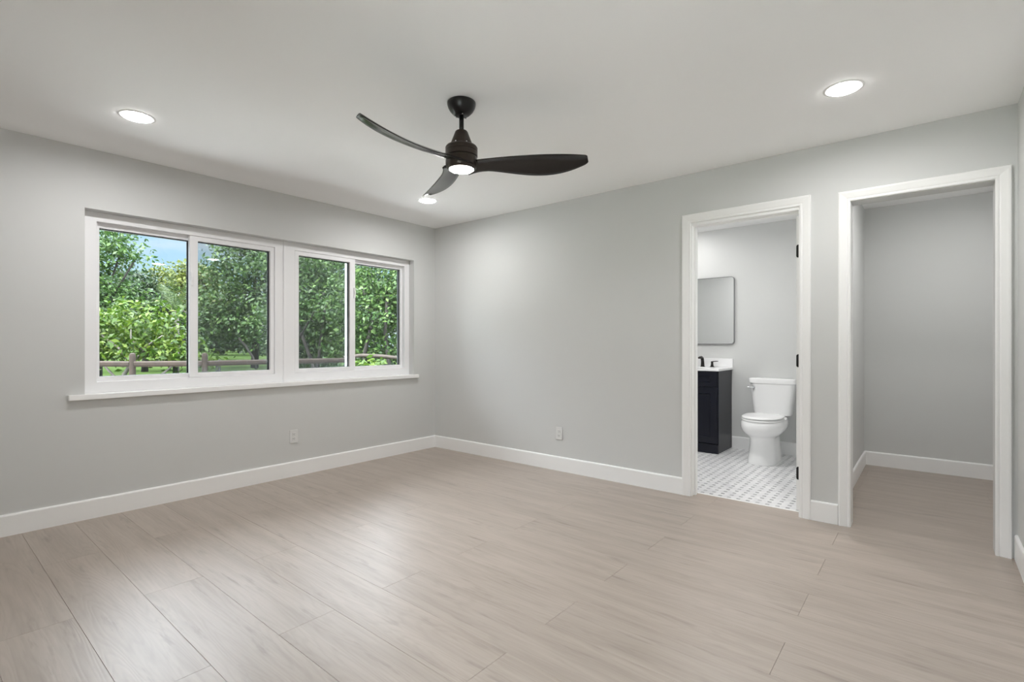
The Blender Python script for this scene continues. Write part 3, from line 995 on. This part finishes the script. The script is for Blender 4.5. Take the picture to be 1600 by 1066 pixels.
# ------------------------------------------------------------------ garden
GZ = -0.25
structure(obj('ground', boxes((-120, 160, -60, 170, GZ - .3, GZ)), M['lawn']), 'green lawn beyond the windows')
M['concrete'] = mat('bounce_walk_concrete', (0.70, 0.695, 0.68), 0.85, var=0.08, vscale=3, bump=0.2, bscale=60)
structure(obj('trim_7', boxes((-3.0, 7.5, YW + .2, YW + 3.4, GZ - .05, GZ + .012), (-5.0, XF - .2, -3, YW + .2, GZ - .05, GZ + .012)), M['concrete']), 'added pale concrete walk, unseen, bouncing daylight up through the windows')  # added out of view to bounce daylight onto the ceiling
rng = np.random.default_rng(7)
random.seed(7)

def spot(u, depth):
    """plan position at a bearing (given as a column of the 1600-wide view) and a distance along the view axis"""
    r = (u - 800) / 788.67
    return ((CX + r * SX) * depth, (SX - r * CX) * depth)
def lift(v, depth):
    return EYE + (536.85 - v) / 788.67 * depth

def leaf_mesh(name, centers, dirs, size, m, parent, aspect=.5):
    n = len(centers)
    size = np.asarray(size).reshape(-1, 1) * np.ones((n, 1))
    nr = rng.normal(size=(n, 3)) * .75 + dirs
    nr /= np.linalg.norm(nr, axis=1, keepdims=True)
    a = np.cross(nr, rng.normal(size=(n, 3)))
    a /= np.linalg.norm(a, axis=1, keepdims=True)
    b = np.cross(nr, a)
    fold = nr * size * .12
    P = np.stack([centers - a * size * .5, centers - b * size * aspect * .5 + fold, centers + a * size * .5, centers + b * size * aspect * .5 + fold], 1).reshape(-1, 3)
    me = bpy.data.meshes.new(name)
    me.vertices.add(4 * n)
    me.vertices.foreach_set('co', P.astype(np.float32).ravel())
    me.loops.add(4 * n)
    me.loops.foreach_set('vertex_index', np.arange(4 * n, dtype=np.int32))
    me.polygons.add(n)
    me.polygons.foreach_set('loop_start', np.arange(0, 4 * n, 4, dtype=np.int32))
    me.update(calc_edges=True)
    me.materials.append(m)
    o = bpy.data.objects.new(name, me)
    COL.objects.link(o)
    o.parent = parent
    return o

def crown(name, lobes, n, leaf, m, parent, per=26, spread=.28):
    """lobes: list of (cx, cy, cz, rx, ry, rz) local; leaves gathered in sprays over the lobes"""
    vol = np.array([l[3] * l[4] + l[4] * l[5] + l[3] * l[5] for l in lobes])
    cnt = np.maximum(1, (n / per * vol / vol.sum()).astype(int))
    C, D = [], []
    for l, k in zip(lobes, cnt):
        v = rng.normal(size=(k, 3))
        v /= np.linalg.norm(v, axis=1, keepdims=True)
        rad = 1 - .55 * rng.random((k, 1)) ** 2.2
        wob = 1 + .16 * np.sin(v[:, :1] * 5 + l[0]) * np.cos(v[:, 1:2] * 4 + l[2])
        c = np.array(l[:3]) + v * rad * wob * np.array(l[3:6])
        for q in range(k):
            jit = rng.normal(size=(per, 3)) * spread * np.array([1, 1, .55])
            C.append(c[q] + jit)
            D.append(np.repeat((v[q] * .6 + np.array([0, 0, .7]))[None], per, 0))
    C = np.concatenate(C); D = np.concatenate(D)
    sz = leaf * (.7 + .6 * rng.random(len(C)))
    return leaf_mesh(name, C, D, sz, m, parent)

def trunk(parent, paths, m, name='trunk'):
    bm = bmesh.new()
    for pts, r0, r1 in paths:
        k = len(pts)
        tube(bm, pts, [r0 + (r1 - r0) * i / (k - 1) for i in range(k)], 9)
    return obj(name, bm, m, parent, smooth=True)

def tree(name, u, depth, lobes, n, leaf, lm, label, cat='tree', group=None, bark='bark', paths=None, per=26, spread=.28):
    x, y = spot(u, depth)
    t = tag(empty(name, (x, y, GZ), YAW - math.pi / 2), label, cat, group)
    # local x = to the right in the view, y = away, z up from the ground
    crown('crown', lobes, n, leaf, M[lm], t, per, spread)
    if paths is None:
        h = max(l[2] for l in lobes)
        paths = [([(0, 0, 0), (.06, .02, h * .3), (-.04, .05, h * .6), (.05, 0, h)], .035 * h, .012 * h)]
        for l in lobes[1:5]:
            paths.append(([(0, .02, h * .42), ((l[0]) * .5, l[1] * .5, (h * .42 + l[2]) / 2 - .1), (l[0], l[1], l[2])], 0.010 * h, .005 * h))
    trunk(t, paths, M[bark])
    return t

# lime-green shrubby tree behind the fence
tree('garden_tree', 218, 12.6, [(-.9, .2, 1.75, .75, .7, .55), (.0, .1, 1.95, .8, .8, .50), (.62, .2, 1.42, .50, .6, .36), (-.3, -.2, 1.25, 1.3, .6, .30), (.85, 0, 1.10, .6, .5, .26), (1.35, .3, 1.05, .35, .4, .24), (-1.5, .2, 1.5, .5, .6, .6)],
     3900, .15, 'leaf_lime', 'lime-green spreading shrub just behind the wooden fence', 'shrub', bark='bark_pale', per=16, spread=.17,
     paths=[([(-.55, -.1, 0), (-.42, -.1, .45), (-.1, -.15, .9), (.25, -.2, 1.2), (.35, -.1, 1.5)], .06, .025),
            ([(-.1, -.15, .9), (-.3, -.3, 1.3), (-.65, -.35, 1.6), (-.85, -.3, 1.9)], .035, .014),
            ([(.25, -.2, 1.2), (.05, -.35, 1.5), (.05, -.35, 1.75)], .022, .010),
            ([(.1, -.2, 1.05), (.55, -.4, 1.4), (.85, -.4, 1.6)], .026, .010),
            ([(-.2, -.1, 0), (.2, -.1, .35), (.6, -.1, .62), (.9, -.1, .85)], .05, .02),
            ([(-.42, -.1, .45), (-.8, -.1, .85), (-1.2, 0, 1.2)], .035, .015)])
# left dark tree with loose top
tree('garden_tree', 150, 19, [(-.6, 0, 3.6, 1.5, 1.4, 1.3), (.55, .1, 3.0, 1.0, 1.1, .9), (-.2, 0, 5.0, 1.3, 1.2, .9), (.9, 0, 4.75, .55, .5, .30), (1.55, -.1, 4.55, .35, .3, .22), (-.5, .1, 2.2, 1.6, 1.2, .9), (.7, 0, 5.5, .4, .4, .35)],
     8500, .17, 'leaf_mid', 'loose-topped green tree at the left edge of the left window', group=None)
# dark rounded tree
tree('garden_tree', 226, 25, [(0, 0, 3.6, 1.15, 1.2, 1.0), (-1.0, 0, 3.4, 1.1, 1.1, 1.1), (.9, 0, 2.8, .9, 1.0, .9), (-.2, -.3, 2.2, 1.6, 1.0, .8), (-.5, 0, 4.4, .9, .8, .5)],
     7500, .20, 'leaf_dark', 'dark dense rounded tree behind the lime-green shrub', spread=.3)
# tall yellow-green tree far behind
tree('garden_tree', 283, 40, [(0, 0, 6.4, 2.2, 1.8, 1.3), (-1.6, 0, 4.9, 1.3, 1.4, 1.4), (1.6, 0, 6.2, 1.6, 1.4, 1.0), (.2, 0, 4.0, 2.2, 1.4, 1.5), (2.3, .3, 4.6, 1.2, 1.2, 1.1)],
     7000, .34, 'leaf_olive', 'tall yellow-olive tree rising behind the palm', spread=.42)
# large tree in the right pane of window_1
tree('garden_tree', 398, 29, [(0, 0, 5.9, 2.3, 2.0, 1.7), (-1.5, -.2, 3.9, 1.6, 1.6, 1.6), (1.2, -.2, 4.0, 1.9, 1.6, 1.7), (-.4, -.6, 2.6, 2.4, 1.3, 1.1), (-2.0, 0, 2.4, 1.2, 1.2, .9), (-1.75, 0, 6.0, .6, .6, .5), (-2.1, 0, 6.9, .35, .3, .25), (2.2, .2, 6.5, 1.6, 1.4, 1.4), (-.3, .2, 7.3, 1.4, 1.2, .7), (.8, .4, 1.5, 2.2, .8, .7)],
     15500, .24, 'leaf_mid', 'large mid-green tree filling the right pane of the left window', spread=.36,
     paths=[([(.9, -1.6, 0), (.75, -1.6, .6), (.3, -1.6, 1.3), (-.1, -1.5, 1.7)], .07, .05), ([(0, 0, 0), (.1, 0, 2.5), (0, 0, 5.5)], .22, .08),
            ([(.1, 0, 2.2), (1.3, -.5, 3.6), (2.0, -.3, 5.0)], .12, .04)])
# trees seen through window_2
tree('garden_tree', 478, 15.5, [(0, .3, 3.3, 1.1, 1.0, .9), (-.7, .2, 2.3, .8, .9, .9), (.7, 0, 2.5, .9, .9, .9), (0, .5, 1.5, 1.3, .8, .8), (-.2, .2, 4.0, 1.2, 1.0, .6), (.5, .8, 1.0, 1.2, .5, .7), (-.6, .8, .9, .9, .5, .7)],
     9500, .14, 'leaf_mid', 'vine-hung tree behind the left pane of the right window', spread=.22,
     paths=[([(.55, -.35, 0), (.4, -.4, .7), (.1, -.4, 1.5), (-.25, -.35, 2.4), (-.35, -.3, 3.2)], .06, .04), ([(.45, -.3, 0), (.5, -.35, .8), (.62, -.35, 1.8), (.75, -.3, 2.8)], .05, .035),
            ([(.15, -.85, 0), (.1, -.9, .9), (-.1, -.85, 1.7)], .03, .02), ([(.1, -.8, 1.5), (.5, -.8, 2.2), (.85, -.75, 2.9)], .03, .015)])
tree('garden_tree', 582, 13.5, [(0, .3, 3.1, 1.0, .9, .8), (-.5, .2, 2.3, .7, .8, .8), (.6, .1, 2.2, .8, .8, .9), (0, .4, 1.4, 1.2, .8, .7), (.9, .2, 3.0, .8, .8, .8), (0, .7, .8, 1.3, .5, .6)],
     9500, .13, 'leaf_mid', 'dense leafy tree behind the right pane of the right window', spread=.20,
     paths=[([(.55, -.2, 0), (.5, -.25, .9), (.4, -.25, 1.7), (.45, -.2, 2.6)], .06, .04), ([(-.1, -.2, 0), (-.15, -.25, 1.1), (.05, -.2, 2.0), (-.2, -.2, 2.9)], .06, .035)])
tree('garden_tree', 530, 20, [(0, 0, 4.2, 1.6, 1.2, 1.2), (-1.2, 0, 3.0, 1.4, 1.2, 1.2), (1.2, 0, 3.0, 1.4, 1.2, 1.3), (0, 0, 1.6, 2.4, 1.0, 1.2)],
     6500, .24, 'leaf_dark', 'dark tree set back between the two trees of the right window', spread=.34)
tree('garden_tree', 690, 27, [(0, 0, 4.2, 1.9, 1.4, 1.3), (-.6, 0, 2.6, 1.9, 1.4, 1.4), (1.4, 0, 3.0, 1.5, 1.2, 1.4), (0, 0, 1.0, 2.2, 1.0, .9)],
     5000, .26, 'leaf_dark', 'dark tree at the right edge of the right window', spread=.36)
tree('garden_shrub', 572, 10.9, [(0, 0, .75, .38, .35, .28), (-.28, .1, .62, .25, .3, .25), (.25, 0, .58, .25, .3, .2)],
     900, .14, 'leaf_lime', 'small lime-green bush low behind the right window', 'shrub', per=12, spread=.12,
     paths=[([(0, 0, 0), (.02, 0, .3), (.0, 0, .6)], .025, .012), ([(0, 0, .1), (-.15, 0, .4), (-.28, .05, .6)], .016, .008)])
# far trees closing the view
far = [(120, 60, 'far dark tree low on the left behind the dark rounded tree'), (215, 76, 'far dark tree behind the lime-green shrub'), (318, 60, 'far dark tree low beyond the lawn, behind the palm'),
       (385, 78, 'far dark tree beyond the lawn under the large tree'), (452, 60, 'far dark tree behind the mullion between the windows'), (528, 78, 'far dark tree beyond the vine-hung tree')]
for i, (u, dp, lab) in enumerate(far):
    s = dp / 60
    tree('garden_tree', u, dp, [(0, 0, 3.6 * s, 3.4 * s, 2, 2.2 * s), (-2.4 * s, 0, 2.4 * s, 2.6 * s, 2, 2.0 * s), (2.4 * s, 0, 2.6 * s, 2.6 * s, 2, 2.2 * s), (0, -.5, 1.2 * s, 4.2 * s, 1.5, 1.2 * s)],
         3600, .55, 'leaf_dark', lab, group='far trees closing the view beyond the lawn', spread=.6)

# palm
px, py = spot(276, 21.5)
pal = tag(empty('palm_tree', (px, py, GZ), YAW - math.pi / 2), 'young palm with upright fronds behind the lime-green shrub', 'palm')
ph = lift(487, 21.5) - GZ
trunk(pal, [([(0, 0, 0), (.02, 0, ph * .5), (0, 0, ph)], .10, .08)], M['bark_pale'])
def frond(az, el, ln, droop, m, parent, name='frond'):
    bm = bmesh.new()
    n = 24
    pts = []
    d = Vector((math.cos(az), math.sin(az), 0))
    for i in range(n + 1):
        t = i / n
        r = ln * t * math.cos(el) * (1 - .12 * droop * t)
        z = ln * t * math.sin(el) - droop * ln * t * t
        pts.append(Vector((0, 0, ph)) + d * r + Vector((0, 0, z)))
    tube(bm, pts, [.022 - .018 * i / n for i in range(n + 1)], 6)
    side = d.cross(Vector((0, 0, 1)))
    for i in range(3, n):
        t = i / n
        L0 = ln * .25 * math.sin(math.pi * min(1, t * .86 + .12)) + .03
        tan = (pts[i + 1] - pts[i - 1]).normalized()
        for s in (-1, 1):
            tip = pts[i] + side * s * L0 * .8 + tan * L0 * .55 - Vector((0, 0, L0 * .28))
            wv = tan * .012
            v = [bm.verts.new(q) for q in (pts[i] - wv, pts[i] + wv, (pts[i] + tip) / 2 + wv * .9 + Vector((0, 0, .02)), tip, (pts[i] + tip) / 2 - wv * .9 + Vector((0, 0, .02)))]
            bm.faces.new(v)
    return obj(name, bm, m, parent)
for az, el, ln, dr in ((0.2, 1.30, 1.9, .12), (2.9, 1.12, 2.0, .30), (4.6, 1.38, 2.0, .1), (3.3, .75, 1.8, .50), (-.2, .85, 1.7, .45), (4.2, .9, 1.6, .5), (5.5, .7, 1.5, .6)):
    frond(az, el, ln, dr, M['leaf_palm'], pal)
frond(.3, .5, 1.0, 1.1, M['dry'], pal, 'dry_frond')['label'] = 'brown drooping dead frond'
frond(3.0, .4, .9, 1.2, M['dry'], pal, 'dry_frond')['label'] = 'brown drooping dead frond'

# fence
fA = [spot(u, d) for u, d in ((60, 10.3), (207, 9.9), (320, 10.2), (430, 11.2), (545, 12.2))]
fen = tag(empty('wooden_fence', (fA[1][0], fA[1][1], GZ)), 'weathered wooden post-and-rail fence crossing the lawn', 'fence')
def fl_(p, z):
    return (p[0] - fA[1][0], p[1] - fA[1][1], z)
for i, p in enumerate(fA):
    q = fl_(p, 0)
    bm = bmesh.new()
    loft(bm, [[(q[0] + r * math.cos(k * math.pi / 6 + .3), q[1] + r * math.sin(k * math.pi / 6 + .3), z) for k in range(12)] for r, z in ((.058, -.2), (.056, .6), (.053, 1.16), (.045, 1.205), (.02, 1.215))])
    obj('post', bm, M['fence'], fen)
for a, b in zip(fA[:-1], fA[1:]):
    a3, b3 = Vector(fl_(a, 1.0)), Vector(fl_(b, 1.0))
    d = (b3 - a3).normalized()
    s = d.cross(Vector((0, 0, 1)))
    for zc in (1.0, .45):
        bm = bmesh.new()
        prof = [(-.035, -.055), (.035, -.055), (.045, -.02), (.045, .03), (.03, .055), (-.03, .055), (-.045, .03), (-.045, -.02)]
        loft(bm, [[p + s * u + Vector((0, 0, w + zc - 1.0)) for u, w in prof] for p in (a3 + d * .04, b3 - d * .04)])
        obj('rail', bm, M['fence'], fen)
# short dark posts behind the fence
for u, dp, v, lab in ((274, 13.0, 570, 'short dark post behind the fence under the lime-green shrub'), (341, 13.8, 562, 'short dark post standing on the lawn behind the fence, alone in the open')):
    x, y = spot(u, dp)
    bm = bmesh.new()
    hgt = lift(v, dp) - GZ
    loft(bm, [[(r * math.cos(k * math.pi / 6), r * math.sin(k * math.pi / 6), z) for k in range(12)] for r, z in ((.065, -.1), (.062, hgt * .6), (.06, hgt - .02), (.045, hgt))])
    tag(obj('garden_post', bm, M['post_dark'], None, loc=(x, y, GZ)), lab, 'post')
# fallen trunk beyond window_2
x, y = spot(585, 12.4)
bm = bmesh.new()
zl = lift(557, 12.4) - GZ
tube(bm, [(-.75, 0, zl - .02), (-.3, .02, zl + .02), (.2, -.02, zl), (.7, .03, zl - .05), (1.2, .05, 0.0)], [.04, .05, .05, .05, .04], 12)
tube(bm, [(-.6, .02, -.02), (-.55, 0, zl)], [.05, .04], 10)
lg = tag(obj('fallen_trunk', bm, M['dry'], None, smooth=True, loc=(x, y, GZ)), 'brown leaning tree trunk lying low behind the right window', 'log')
lg.rotation_euler = (0, 0, YAW - math.pi / 2)
